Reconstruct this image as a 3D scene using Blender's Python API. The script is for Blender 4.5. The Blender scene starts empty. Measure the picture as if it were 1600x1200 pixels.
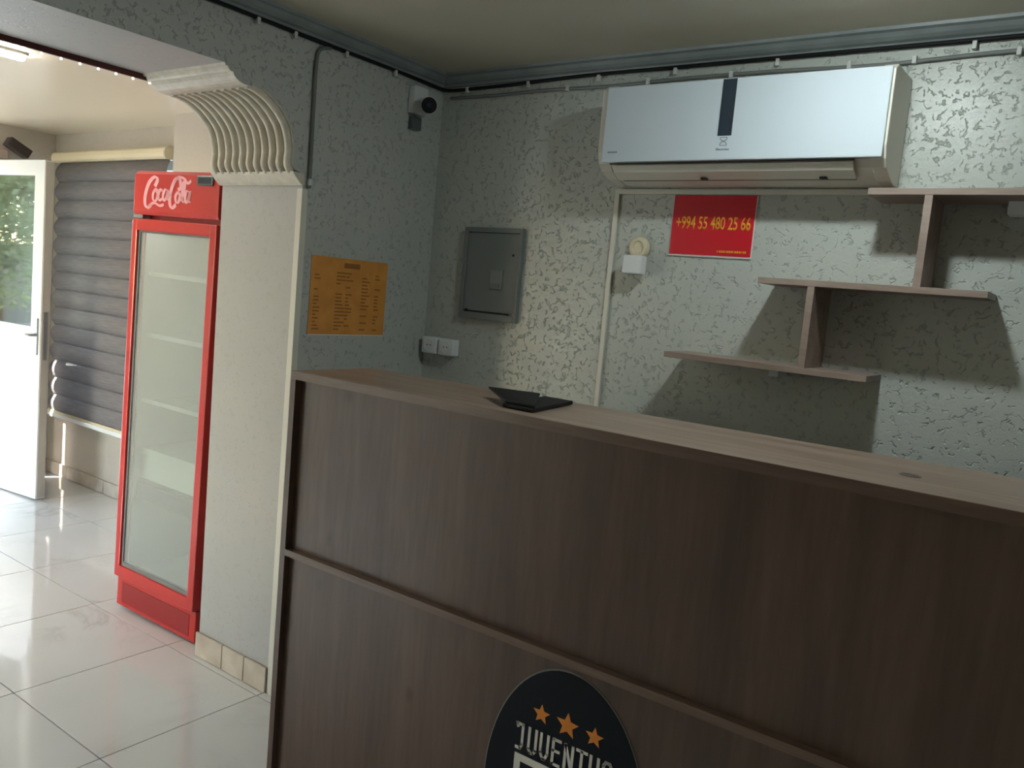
import bpy, bmesh, math, random
from mathutils import Vector, Matrix

# ------------------------------------------------------------------ camera
# origin: corner of back wall (y = 0) and arch partition (x = 0), floor z = 0
scene = bpy.context.scene
COL = scene.collection
RIGHT = Vector((0.8048870800, 0.5865261576, 0.0902433094))
DOWN = Vector((0.1359280491, -0.0341915790, -0.9901285277))
FWD = Vector((-0.5776507196, 0.8092082565, -0.1072457165))
cam_data = bpy.data.cameras.new('camera')
cam = bpy.data.objects.new('camera', cam_data)
COL.objects.link(cam)
rot = Matrix((RIGHT, -DOWN, -FWD)).transposed().to_4x4()
cam.matrix_world = Matrix.Translation((2.376, -2.656, 1.575)) @ rot
cam_data.sensor_width = 36.0
cam_data.lens = 36.0 * 1300.0 / 1600.0
cam_data.clip_start = 0.02
scene.camera = cam

# ------------------------------------------------------------------ world, sun, exposure
world = bpy.data.worlds.new('sky')
scene.world = world
world.use_nodes = True
wn = world.node_tree
bg = wn.nodes['Background']
sky = wn.nodes.new('ShaderNodeTexSky')
sky.sky_type = 'NISHITA'
sky.sun_disc = False
sky.sun_elevation = math.radians(33)
sky.sun_rotation = math.radians(208)
wn.links.new(sky.outputs['Color'], bg.inputs['Color'])
bg.inputs['Strength'].default_value = 1.6
sun_data = bpy.data.lights.new('sun', 'SUN')
sun_data.energy = 15.0
sun_data.angle = math.radians(0.6)
sun_data.color = (1.0, 0.99, 0.97)
sun = bpy.data.objects.new('sun', sun_data)
COL.objects.link(sun)
sd = Vector((0.47 * math.cos(math.radians(33)), 0.883 * math.cos(math.radians(33)), -math.sin(math.radians(33))))
sun.rotation_euler = sd.to_track_quat('-Z', 'Y').to_euler()
sun.location = (-8, -10, 8)
vs = scene.view_settings
vs.view_transform = 'Standard'
vs.look = 'None'
vs.exposure = 0.7
vs.gamma = 1.0
vs.use_curve_mapping = False
BULB = 245.0        # emission of the round lamp above the counter
BATTEN = 34.0       # emission of the ceiling batten in the entrance room

scene.cycles.caustics_reflective = False
random.seed(7)

# ------------------------------------------------------------------ helpers
def srgb(r, g, b):
    def f(c):
        c /= 255.0
        return c / 12.92 if c <= 0.04045 else ((c + 0.055) / 1.055) ** 2.4
    return (f(r), f(g), f(b), 1.0)

def mat(name, col, rough=0.5, metal=0.0, spec=0.5, coat=0.0):
    m = bpy.data.materials.new(name)
    m.use_nodes = True
    b = m.node_tree.nodes['Principled BSDF']
    b.inputs['Base Color'].default_value = col
    b.inputs['Roughness'].default_value = rough
    b.inputs['Metallic'].default_value = metal
    b.inputs['Specular IOR Level'].default_value = spec
    b.inputs['Coat Weight'].default_value = coat
    return m

def N(m, t, **kw):
    n = m.node_tree.nodes.new(t)
    for k, v in kw.items():
        setattr(n, k, v)
    return n

def L(m, a, b):
    m.node_tree.links.new(a, b)

def coords(m, scale=(1, 1, 1), kind='Object', rot=(0, 0, 0)):
    tc = N(m, 'ShaderNodeTexCoord')
    mp = N(m, 'ShaderNodeMapping')
    mp.inputs['Scale'].default_value = scale
    mp.inputs['Rotation'].default_value = rot
    L(m, tc.outputs[kind], mp.inputs['Vector'])
    return mp.outputs['Vector']

def noise(m, vec, scale, detail=3.0, rough=0.5, dist=0.0):
    n = N(m, 'ShaderNodeTexNoise')
    n.inputs['Scale'].default_value = scale
    n.inputs['Detail'].default_value = detail
    n.inputs['Roughness'].default_value = rough
    n.inputs['Distortion'].default_value = dist
    L(m, vec, n.inputs['Vector'])
    return n

def ramp(m, fac, stops):
    r = N(m, 'ShaderNodeValToRGB')
    e = r.color_ramp.elements
    while len(e) < len(stops):
        e.new(0.5)
    for i, (p, c) in enumerate(stops):
        e[i].position = p
        e[i].color = c
    L(m, fac, r.inputs['Fac'])
    return r.outputs['Color']

def grey(v):
    return (v, v, v, 1)

def bsdf(m):
    return m.node_tree.nodes['Principled BSDF']

def bump(m, h, strength, dist):
    b = N(m, 'ShaderNodeBump')
    b.inputs['Strength'].default_value = strength
    b.inputs['Distance'].default_value = dist
    L(m, h, b.inputs['Height'])
    L(m, b.outputs['Normal'], bsdf(m).inputs['Normal'])

def math_node(m, op, a, b=None):
    n = N(m, 'ShaderNodeMath', operation=op)
    for i, v in enumerate((a, b)):
        if v is None:
            continue
        if isinstance(v, (int, float)):
            n.inputs[i].default_value = v
        else:
            L(m, v, n.inputs[i])
    return n.outputs[0]

def mixcol(m, fac, a, b):
    n = N(m, 'ShaderNodeMix', data_type='RGBA')
    if isinstance(fac, (int, float)):
        n.inputs[0].default_value = fac
    else:
        L(m, fac, n.inputs[0])
    for i, v in ((6, a), (7, b)):
        if isinstance(v, tuple):
            n.inputs[i].default_value = v
        else:
            L(m, v, n.inputs[i])
    return n.outputs[2]

# --- materials
def wallpaper(name, base, dark, relief, rough=0.36, groove=0.55):
    """embossed plaster-effect wall covering with short wandering grooves"""
    m = mat(name, base, rough)
    v = coords(m)
    warp = noise(m, v, 26.0, 3.0)
    wv = N(m, 'ShaderNodeVectorMath', operation='MULTIPLY_ADD')
    L(m, warp.outputs['Color'], wv.inputs[0])
    wv.inputs[1].default_value = (0.04, 0.04, 0.04)
    L(m, v, wv.inputs[2])
    # ridged noise -> thin wandering lines
    n1 = noise(m, wv.outputs[0], 33.0, 2.0, 0.5)
    rd = math_node(m, 'ABSOLUTE', math_node(m, 'SUBTRACT', n1.outputs['Fac'], 0.5))
    line = ramp(m, rd, [(0.0, grey(1)), (0.018, grey(0.85)), (0.042, grey(0)), (1, grey(0))])
    br = noise(m, v, 40.0, 2.0)
    brk = ramp(m, br.outputs['Fac'], [(0.0, grey(0)), (0.49, grey(0)), (0.58, grey(1)), (1, grey(1))])
    g = math_node(m, 'MULTIPLY', line, brk)
    fine = noise(m, v, 90.0, 4.0, 0.6)
    low = noise(m, v, 3.0, 2.0)
    c0 = mixcol(m, low.outputs['Fac'], base, tuple(list(x * 0.9 for x in base[:3]) + [1]))
    c1 = mixcol(m, math_node(m, 'MULTIPLY', g, groove), c0, dark)  # on the embossed coverings the groove tint paints in relief shade
    L(m, c1, bsdf(m).inputs['Base Color'])
    h = math_node(m, 'SUBTRACT', math_node(m, 'MULTIPLY', fine.outputs['Fac'], 0.35), g)
    bump(m, h, relief, 0.0055)
    return m

M = {}
M['wallpaper'] = wallpaper('embossed_wall_covering', srgb(189, 194, 187), srgb(84, 90, 82), 0.6, 0.33, 0.26)
M['wallpaper_grey'] = wallpaper('embossed_grey_wall_covering', srgb(188, 191, 186), srgb(122, 126, 120), 0.55, 0.4, 0.45)
M['jamb'] = wallpaper('cream_speckled_plaster', srgb(180, 180, 177), srgb(146, 144, 140), 0.12, 0.5, 0.25)
M['far_wall'] = wallpaper('warm_speckled_plaster', srgb(208, 198, 182), srgb(180, 168, 152), 0.12, 0.5, 0.2)
M['bounce_white'] = wallpaper('bounce_white_plaster', srgb(232, 228, 218), srgb(215, 210, 200), 0.1, 0.5, 0.15)  # unseen walls whitened to bounce more light into the room
M['trim_white'] = mat('white_plastic_trim', srgb(214, 212, 200), 0.35)
M['corbel'] = mat('cream_moulded_plaster', srgb(212, 204, 186), 0.42)
m = M['corbel']; n_ = noise(m, coords(m), 30, 3); L(m, ramp(m, n_.outputs['Fac'], [(0.3, srgb(200, 192, 174)), (0.7, srgb(218, 211, 194))]), bsdf(m).inputs['Base Color'])
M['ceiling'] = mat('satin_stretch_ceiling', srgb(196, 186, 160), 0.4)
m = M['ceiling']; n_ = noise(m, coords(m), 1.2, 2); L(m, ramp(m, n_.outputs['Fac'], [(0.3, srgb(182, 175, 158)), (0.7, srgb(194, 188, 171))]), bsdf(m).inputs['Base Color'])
M['far_ceiling'] = mat('cream_satin_ceiling', srgb(240, 228, 203), 0.28)
m = M['far_ceiling']; n_ = noise(m, coords(m), 1.5, 2); bump(m, n_.outputs['Fac'], 0.15, 0.05)
M['crown'] = mat('grey_crown_moulding', srgb(128, 136, 136), 0.45)
m = M['crown']; n_ = noise(m, coords(m), 8, 3); L(m, ramp(m, n_.outputs['Fac'], [(0.3, srgb(118, 126, 127)), (0.7, srgb(138, 146, 146))]), bsdf(m).inputs['Base Color'])
M['black'] = mat('black_plastic', srgb(20, 20, 22), 0.6, spec=0.25)
M['grey_cable'] = mat('grey_cable_sheath', srgb(120, 124, 122), 0.5)
M['clip'] = mat('white_clip_plastic', srgb(205, 208, 205), 0.4)
M['white_plastic'] = mat('white_moulded_plastic', srgb(222, 226, 228), 0.35)
M['beige_plastic'] = mat('aged_beige_plastic', srgb(214, 204, 176), 0.45)
M['ac_white'] = mat('air_conditioner_casing', srgb(220, 216, 203), 0.38)
M['ac_panel'] = mat('air_conditioner_gloss_panel', srgb(196, 206, 213), 0.16, coat=0.4)
M['ac_strip'] = mat('smoked_display_window', srgb(44, 54, 64), 0.2)
M['ac_print'] = mat('grey_print', srgb(120, 124, 130), 0.5)
M['dark_gap'] = mat('dark_gap', srgb(60, 58, 54), 0.7)
M['red_gloss'] = mat('red_painted_metal', srgb(206, 44, 38), 0.3, coat=0.2)
m = M['red_gloss']; n_ = noise(m, coords(m), 5, 3); L(m, ramp(m, n_.outputs['Fac'], [(0.3, srgb(188, 36, 34)), (0.7, srgb(200, 44, 39))]), bsdf(m).inputs['Base Color'])
M['red_dark'] = mat('deep_red_painted_metal', srgb(150, 24, 28), 0.35)
M['pink_print'] = mat('pale_pink_lettering', srgb(240, 170, 175), 0.45)
M['liner'] = mat('white_cooler_liner', srgb(226, 230, 226), 0.4)
M['wire'] = mat('white_coated_wire', srgb(228, 230, 228), 0.35)
M['gasket'] = mat('grey_rubber_gasket', srgb(120, 124, 122), 0.6)
M['dark_strip'] = mat('dark_green_grey_strip', srgb(28, 38, 40), 0.5)
M['display'] = mat('grey_thermostat_plastic', srgb(84, 92, 92), 0.3)
M['shelf'] = None
M['sheet_white'] = mat('paper_edge_white', srgb(220, 214, 210), 0.6)
M['red_sheet'] = mat('red_printed_sheet', srgb(206, 22, 40), 0.35)
M['yellow_print'] = mat('yellow_print', srgb(232, 170, 40), 0.5)
M['orange_sheet'] = mat('orange_printed_sheet', srgb(214, 146, 66), 0.5)
m = M['orange_sheet']; n_ = noise(m, coords(m), 18, 3); L(m, ramp(m, n_.outputs['Fac'], [(0.3, srgb(206, 138, 60)), (0.7, srgb(220, 152, 72))]), bsdf(m).inputs['Base Color'])
M['brown_print'] = mat('brown_print', srgb(150, 96, 40), 0.6)
M['panel_grey'] = mat('grey_painted_steel', srgb(116, 122, 121), 0.6)
M['panel_light'] = mat('light_grey_plastic', srgb(130, 137, 135), 0.5)
M['emblem_dark'] = mat('dark_navy_board', srgb(15, 20, 27), 0.55, spec=0.2)
M['emblem_rim'] = mat('grey_rim', srgb(120, 118, 112), 0.5)
M['emblem_orange'] = mat('orange_star', srgb(226, 136, 44), 0.5)
M['emblem_white'] = mat('off_white_lettering', srgb(222, 216, 204), 0.5)
M['pvc'] = mat('white_pvc', srgb(236, 238, 236), 0.22, coat=0.2)
M['pvc_edge'] = mat('grey_pvc_edge', srgb(196, 192, 182), 0.35)
M['steel'] = mat('brushed_steel', srgb(170, 172, 172), 0.3, metal=1.0)
M['valance'] = mat('cream_valance', srgb(240, 226, 190), 0.35)
M['dark_brown'] = mat('dark_brown_plastic', srgb(62, 52, 50), 0.5)
M['pinkish'] = mat('pale_pinkish_plastic', srgb(196, 176, 164), 0.5)
M['maroon'] = mat('maroon_band', srgb(86, 34, 34), 0.6)
M['purple'] = mat('plum_rubber', srgb(120, 50, 76), 0.5)
M['bark'] = mat('tree_bark', srgb(92, 76, 60), 0.9)
M['concrete'] = mat('pale_concrete', srgb(196, 190, 180), 0.8)
m = M['concrete']; n_ = noise(m, coords(m), 2.0, 6); L(m, ramp(m, n_.outputs['Fac'], [(0.3, srgb(182, 176, 166)), (0.7, srgb(206, 200, 190))]), bsdf(m).inputs['Base Color'])
M['canopy'] = mat('grey_canopy_sheet', srgb(120, 120, 116), 0.6)
M['grout'] = mat('grey_grout', srgb(100, 96, 90), 0.8)

def wood(name, c0, c1, c2, rough, axis_scale, knots=True):
    m = mat(name, c1, rough)
    v = coords(m, axis_scale)
    g = noise(m, v, 1.0, 6.0, 0.62, 0.4)
    v2 = coords(m, tuple(a * 4 for a in axis_scale))
    f = noise(m, v2, 2.0, 3.0)
    fac = math_node(m, 'ADD', math_node(m, 'MULTIPLY', g.outputs['Fac'], 0.75), math_node(m, 'MULTIPLY', f.outputs['Fac'], 0.25))
    c = ramp(m, fac, [(0.34, c0), (0.5, c1), (0.66, c2)])
    if knots:
        vk = coords(m, (5.2, 5.2, 3.4))
        vo = N(m, 'ShaderNodeTexVoronoi')
        L(m, vk, vo.inputs['Vector'])
        vo.inputs['Scale'].default_value = 1.0
        kd = ramp(m, vo.outputs['Distance'], [(0.0, grey(1)), (0.05, grey(0.8)), (0.13, grey(0)), (1, grey(0))])
        sel = noise(m, vk, 0.9, 1.0)
        ks = ramp(m, sel.outputs['Fac'], [(0.0, grey(0)), (0.5, grey(0)), (0.56, grey(0.8)), (1, grey(0.8))])
        c = mixcol(m, math_node(m, 'MULTIPLY', kd, ks), c, tuple(list(x * 0.35 for x in c0[:3]) + [1]))
    L(m, c, bsdf(m).inputs['Base Color'])
    bump(m, fac, 0.06, 0.002)
    return m

M['counter_wood'] = wood('dark_oak_laminate', srgb(78, 60, 49), srgb(92, 72, 60), srgb(104, 84, 71), 0.42, (9, 9, 0.8))
M['counter_edge'] = wood('dark_oak_edging', srgb(96, 76, 64), srgb(112, 91, 77), srgb(126, 105, 90), 0.42, (1.2, 16, 16), False)
M['counter_top'] = wood('lit_oak_laminate_top', srgb(112, 94, 82), srgb(132, 114, 100), srgb(148, 130, 116), 0.36, (1.2, 16, 10), False)  # lighter copy of the counter wood, lamp light put into its colour
M['shelf'] = wood('grey_brown_shelf_laminate', srgb(126, 108, 98), srgb(146, 128, 117), srgb(162, 146, 134), 0.45, (1.5, 14, 14), False)

def marble(name, shift):
    m = mat(name, srgb(222, 222, 216), 0.07, coat=0.15)
    oi = N(m, 'ShaderNodeObjectInfo')
    tc = N(m, 'ShaderNodeTexCoord')
    sc_ = N(m, 'ShaderNodeVectorMath', operation='SCALE')
    cmb = N(m, 'ShaderNodeCombineXYZ')
    L(m, oi.outputs['Random'], cmb.inputs[0]); L(m, oi.outputs['Random'], cmb.inputs[1])
    L(m, cmb.outputs[0], sc_.inputs[0]); sc_.inputs['Scale'].default_value = 37.0
    ad = N(m, 'ShaderNodeVectorMath', operation='ADD')
    L(m, tc.outputs['Object'], ad.inputs[0]); L(m, sc_.outputs[0], ad.inputs[1])
    n1 = noise(m, ad.outputs[0], 1.7, 5.0, 0.55, 0.9)
    rd = math_node(m, 'ABSOLUTE', math_node(m, 'SUBTRACT', n1.outputs['Fac'], 0.5))
    vein = ramp(m, rd, [(0.0, grey(1)), (0.012, grey(0.5)), (0.05, grey(0)), (1, grey(0))])
    n2 = noise(m, ad.outputs[0], 1.3, 2.0)
    fade = ramp(m, n2.outputs['Fac'], [(0.0, grey(0)), (0.46, grey(0)), (0.7, grey(0.45)), (1, grey(0.45))])
    cl = noise(m, ad.outputs[0], 2.2, 4.0)
    base = mixcol(m, cl.outputs['Fac'], srgb(216, 218, 218), srgb(203, 204, 202))
    c = mixcol(m, math_node(m, 'MULTIPLY', vein, fade), base, srgb(158, 154, 148))
    L(m, c, bsdf(m).inputs['Base Color'])
    return m
M['tile'] = marble('glossy_marble_tile', 0)
M['skirting'] = mat('worn_skirting_tile', srgb(196, 184, 166), 0.3)
m = M['skirting']; n_ = noise(m, coords(m), 9, 5); L(m, ramp(m, n_.outputs['Fac'], [(0.3, srgb(178, 164, 146)), (0.65, srgb(206, 196, 180))]), bsdf(m).inputs['Base Color'])

def glass(name, tint, ior, milk=0.0, rough=0.0):
    m = bpy.data.materials.new(name)
    m.use_nodes = True
    nt = m.node_tree
    nt.nodes.remove(nt.nodes['Principled BSDF'])
    out = nt.nodes['Material Output']
    tr = N(m, 'ShaderNodeBsdfTransparent'); tr.inputs[0].default_value = tint
    gl = N(m, 'ShaderNodeBsdfGlossy'); gl.inputs['Roughness'].default_value = rough
    fr = N(m, 'ShaderNodeFresnel')
    # same reflectance on both faces of the pane (a thin sheet, no total internal reflection)
    gm = N(m, 'ShaderNodeNewGeometry'); mr = N(m, 'ShaderNodeMapRange')
    mr.inputs['To Min'].default_value = ior; mr.inputs['To Max'].default_value = 1.0 / ior
    L(m, gm.outputs['Backfacing'], mr.inputs['Value']); L(m, mr.outputs[0], fr.inputs['IOR'])
    mx = N(m, 'ShaderNodeMixShader')
    L(m, fr.outputs[0], mx.inputs[0])
    src = tr.outputs[0]
    if milk > 0:
        df = N(m, 'ShaderNodeBsdfDiffuse'); df.inputs[0].default_value = (0.88, 0.9, 0.88, 1)
        m2 = N(m, 'ShaderNodeMixShader'); m2.inputs[0].default_value = milk
        L(m, src, m2.inputs[1]); L(m, df.outputs[0], m2.inputs[2])
        src = m2.outputs[0]
    L(m, src, mx.inputs[1]); L(m, gl.outputs[0], mx.inputs[2])
    L(m, mx.outputs[0], out.inputs['Surface'])
    return m
M['door_glass'] = glass('door_glass', (0.8, 0.84, 0.82, 1), 2.1)
M['window_glass'] = glass('window_glass', (0.9, 0.93, 0.93, 1), 1.5)
M['cooler_glass'] = glass('milky_cooler_glass', (0.86, 0.9, 0.88, 1), 1.45, 0.25, 0.0)  # white diffuse share puts a milky haze into the pane

def fabric():
    m = bpy.data.materials.new('grey_blind_fabric')
    m.use_nodes = True
    nt = m.node_tree
    b = bsdf(m); out = nt.nodes['Material Output']
    v = coords(m, (3.0, 1, 60.0))
    n1 = noise(m, v, 3.0, 3.0)
    c = ramp(m, n1.outputs['Fac'], [(0.3, srgb(136, 129, 126)), (0.7, srgb(164, 157, 154))])
    L(m, c, b.inputs['Base Color']); b.inputs['Roughness'].default_value = 0.8
    tl = N(m, 'ShaderNodeBsdfTranslucent'); tl.inputs[0].default_value = srgb(150, 146, 148)
    mx = N(m, 'ShaderNodeMixShader'); mx.inputs[0].default_value = 0.35
    L(m, b.outputs[0], mx.inputs[1]); L(m, tl.outputs[0], mx.inputs[2]); L(m, mx.outputs[0], out.inputs['Surface'])
    return m
M['fabric'] = fabric()

def foliage(name, c0, c1):
    m = mat(name, c0, 0.55)
    n1 = noise(m, coords(m), 3.0, 3.0)
    c = ramp(m, n1.outputs['Fac'], [(0.3, c0), (0.7, c1)])
    L(m, c, bsdf(m).inputs['Base Color'])
    tl = N(m, 'ShaderNodeBsdfTranslucent'); L(m, c, tl.inputs[0])
    mx = N(m, 'ShaderNodeMixShader'); mx.inputs[0].default_value = 0.45
    L(m, bsdf(m).outputs[0], mx.inputs[1]); L(m, tl.outputs[0], mx.inputs[2])
    L(m, mx.outputs[0], m.node_tree.nodes['Material Output'].inputs['Surface'])
    return m
M['leaf_a'] = foliage('green_foliage', srgb(112, 128, 84), srgb(160, 174, 122))
M['leaf_b'] = foliage('grey_green_foliage', srgb(116, 128, 98), srgb(164, 174, 140))

def emit(name, col, s):
    m = bpy.data.materials.new(name)
    m.use_nodes = True
    b = bsdf(m)
    b.inputs['Base Color'].default_value = (0.9, 0.9, 0.9, 1)
    b.inputs['Emission Color'].default_value = col
    b.inputs['Emission Strength'].default_value = s
    return m
M['bulb'] = emit('cool_bulb_glow', (0.89, 1.0, 0.99, 1), BULB)
M['batten'] = emit('batten_glow', (1.0, 0.95, 0.84, 1), BATTEN)
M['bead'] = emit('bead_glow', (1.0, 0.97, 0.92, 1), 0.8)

# ------------------------------------------------------------------ mesh helpers
class MB:
    def __init__(s):
        s.bm = bmesh.new()
    def box(s, x0, x1, y0, y1, z0, z1, bev=0.0, mi=0):
        vs_ = [s.bm.verts.new((x, y, z)) for x in (x0, x1) for y in (y0, y1) for z in (z0, z1)]
        F = [(0, 1, 3, 2), (4, 6, 7, 5), (0, 4, 5, 1), (2, 3, 7, 6), (0, 2, 6, 4), (1, 5, 7, 3)]
        fs = [s.bm.faces.new([vs_[i] for i in f]) for f in F]
        for f in fs:
            f.material_index = mi
        if bev > 0:
            es = list({e for f in fs for e in f.edges})
            r = bmesh.ops.bevel(s.bm, geom=es, offset=bev, segments=2, affect='EDGES', profile=0.6)
            for f in r['faces']:
                f.material_index = mi
        return s
    def prism(s, pts, axis, a0, a1, bev=0.0):
        """polygon of 2D points extruded along axis ('x': pts are (y,z); 'y': (x,z); 'z': (x,y))"""
        def P(p, a):
            return {'x': (a, p[0], p[1]), 'y': (p[0], a, p[1]), 'z': (p[0], p[1], a)}[axis]
        A = [s.bm.verts.new(P(p, a0)) for p in pts]
        B = [s.bm.verts.new(P(p, a1)) for p in pts]
        fs = [s.bm.faces.new(A), s.bm.faces.new(list(reversed(B)))]
        n = len(pts)
        for i in range(n):
            fs.append(s.bm.faces.new((A[i], B[i], B[(i + 1) % n], A[(i + 1) % n])))
        bmesh.ops.recalc_face_normals(s.bm, faces=fs)
        if bev > 0:
            es = list({e for f in fs[:2] for e in f.edges})
            bmesh.ops.bevel(s.bm, geom=es, offset=bev, segments=2, affect='EDGES', profile=0.6)
        return s
    def cyl(s, p0, p1, r0, r1=None, n=20):
        r1 = r0 if r1 is None else r1
        p0 = Vector(p0); p1 = Vector(p1)
        d = (p1 - p0)
        q = d.to_track_quat('Z', 'Y')
        A = []; B = []
        for i in range(n):
            a = 2 * math.pi * i / n
            o = Vector((math.cos(a), math.sin(a), 0))
            A.append(s.bm.verts.new(p0 + q @ (o * r0)))
            B.append(s.bm.verts.new(p1 + q @ (o * r1)))
        s.bm.faces.new(list(reversed(A))); s.bm.faces.new(B)
        for i in range(n):
            f = s.bm.faces.new((A[i], A[(i + 1) % n], B[(i + 1) % n], B[i]))
            f.smooth = True
        return s
    def tube(s, pts, r, n=8):
        pts = [Vector(p) for p in pts]
        rings = []
        up = Vector((0.13, 0.21, 0.97))
        for i, p in enumerate(pts):
            d = (pts[min(i + 1, len(pts) - 1)] - pts[max(i - 1, 0)]).normalized()
            a = d.cross(up)
            if a.length < 0.05:
                a = d.cross(Vector((1, 0, 0)))
            a.normalize(); b = d.cross(a)
            rr = r[i] if isinstance(r, (list, tuple)) else r
            rings.append([s.bm.verts.new(p + a * (math.cos(t) * rr) + b * (math.sin(t) * rr)) for t in [2 * math.pi * k / n for k in range(n)]])
        for i in range(len(rings) - 1):
            for k in range(n):
                f = s.bm.faces.new((rings[i][k], rings[i][(k + 1) % n], rings[i + 1][(k + 1) % n], rings[i + 1][k]))
                f.smooth = True
        s.bm.faces.new(list(reversed(rings[0]))); s.bm.faces.new(rings[-1])
        return s
    def lathe(s, c, prof, n=24, axis='z'):
        """profile of (radius, height) turned about an axis through c"""
        c = Vector(c)
        rings = []
        for (r, h) in prof:
            ring = []
            for k in range(n):
                a = 2 * math.pi * k / n
                o = {'z': Vector((r * math.cos(a), r * math.sin(a), h)), 'y': Vector((r * math.cos(a), h, r * math.sin(a)))}[axis]
                ring.append(s.bm.verts.new(c + o))
            rings.append(ring)
        for i in range(len(rings) - 1):
            for k in range(n):
                f = s.bm.faces.new((rings[i][k], rings[i][(k + 1) % n], rings[i + 1][(k + 1) % n], rings[i + 1][k]))
                f.smooth = True
        s.bm.faces.new(rings[0]); s.bm.faces.new(rings[-1])
        bmesh.ops.recalc_face_normals(s.bm, faces=s.bm.faces[:])
        return s
    def build(s, name, m, parent=None):
        bmesh.ops.recalc_face_normals(s.bm, faces=s.bm.faces[:])
        me = bpy.data.meshes.new(name)
        s.bm.to_mesh(me); s.bm.free()
        o = bpy.data.objects.new(name, me)
        for mm in (m if isinstance(m, (list, tuple)) else [m]):
            me.materials.append(mm)
        COL.objects.link(o)
        if parent is not None:
            o.parent = parent
        return o

def tag(o, label, cat, group=None):
    o['label'] = label; o['category'] = cat
    if group:
        o['group'] = group
    return o

def thing(name, label, cat, loc=(0, 0, 0), rz=0.0, group=None):
    o = bpy.data.objects.new(name, None)
    o.empty_display_size = 0.05
    o.location = loc; o.rotation_euler = (0, 0, rz)
    COL.objects.link(o)
    return tag(o, label, cat, group)

def struct(o, label=None):
    o['kind'] = 'structure'
    if label:
        o['label'] = label
    return o

def bx(name, m, parent, *a, bev=0.0):
    return MB().box(*a, bev=bev).build(name, m, parent)

def catmull(pts, n=6):
    out = []
    P = [Vector(p) for p in pts]
    for i in range(len(P) - 1):
        p0 = P[max(i - 1, 0)]; p1 = P[i]; p2 = P[i + 1]; p3 = P[min(i + 2, len(P) - 1)]
        for k in range(n):
            t = k / n
            out.append(0.5 * ((2 * p1) + (p2 - p0) * t + (2 * p0 - 5 * p1 + 4 * p2 - p3) * t * t + (3 * p1 - p0 - 3 * p2 + p3) * t ** 3))
    out.append(P[-1])
    return out

def ribbon(mb, pts, width, to3, thick):
    """flat stroke: 2D centre line, width(i,dir) -> prism of thickness; to3(u,v,w) maps to 3D"""
    n = len(pts)
    Lf = []; Rt = []
    for i, p in enumerate(pts):
        d = (pts[min(i + 1, n - 1)] - pts[max(i - 1, 0)]).normalized()
        w = width(i / (n - 1), d) * 0.5
        nn = Vector((-d.y, d.x))
        Lf.append(p + nn * w); Rt.append(p - nn * w)
    rows = []
    for i in range(n):
        rows.append([mb.bm.verts.new(to3(q.x, q.y, w)) for q, w in ((Lf[i], 0), (Rt[i], 0), (Rt[i], thick), (Lf[i], thick))])
    for i in range(n - 1):
        a, b = rows[i], rows[i + 1]
        for k in range(4):
            mb.bm.faces.new((a[k], a[(k + 1) % 4], b[(k + 1) % 4], b[k]))
    mb.bm.faces.new(rows[0]); mb.bm.faces.new(list(reversed(rows[-1])))

def text_obj(name, s, m, parent, origin, ux, uy, height, width=None, bold=0.0, depth=0.0012, align='CENTER'):
    """printed text as a thin mesh; origin = centre of the line; ux, uy = directions"""
    cu = bpy.data.curves.new(name + '_curve', 'FONT')
    cu.body = s; cu.size = 1.0; cu.align_x = 'LEFT'; cu.offset = bold; cu.extrude = 0.0
    cu.resolution_u = 3
    t = bpy.data.objects.new(name + '_tmp', cu)
    COL.objects.link(t)
    dg = bpy.context.evaluated_depsgraph_get()
    dg.update()
    me = bpy.data.meshes.new_from_object(t.evaluated_get(dg))
    bpy.data.objects.remove(t)
    bm = bmesh.new(); bm.from_mesh(me)
    xs = [v.co.x for v in bm.verts]; ys = [v.co.y for v in bm.verts]
    cx, cy = (min(xs) + max(xs)) / 2, (min(ys) + max(ys)) / 2
    sy = height / (max(ys) - min(ys))
    sx = sy if width is None else width / (max(xs) - min(xs))
    ux = Vector(ux); uy = Vector(uy); nz = ux.cross(uy); o0 = Vector(origin)
    for v in bm.verts:
        v.co = o0 + ux * ((v.co.x - cx) * sx) + uy * ((v.co.y - cy) * sy)
    r = bmesh.ops.extrude_face_region(bm, geom=bm.faces[:])
    for g in r['geom']:
        if isinstance(g, bmesh.types.BMVert):
            g.co += nz * depth
    bmesh.ops.recalc_face_normals(bm, faces=bm.faces[:])
    me2 = bpy.data.meshes.new(name)
    bm.to_mesh(me2); bm.free()
    bpy.data.meshes.remove(me)
    me2.materials.append(m)
    o = bpy.data.objects.new(name, me2)
    COL.objects.link(o)
    if parent:
        o.parent = parent
    return o

# ================================================================== THE SETTING
ZC = 2.43           # main ceiling
ZF = 2.385          # entrance room ceiling
XE = -3.77          # entrance wall
YB = 0.235          # window wall
YJ = -0.697         # jamb face of the arch
XT = -0.466          # far face of the partition
XR, YFRONT = 4.2, -4.4

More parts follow.
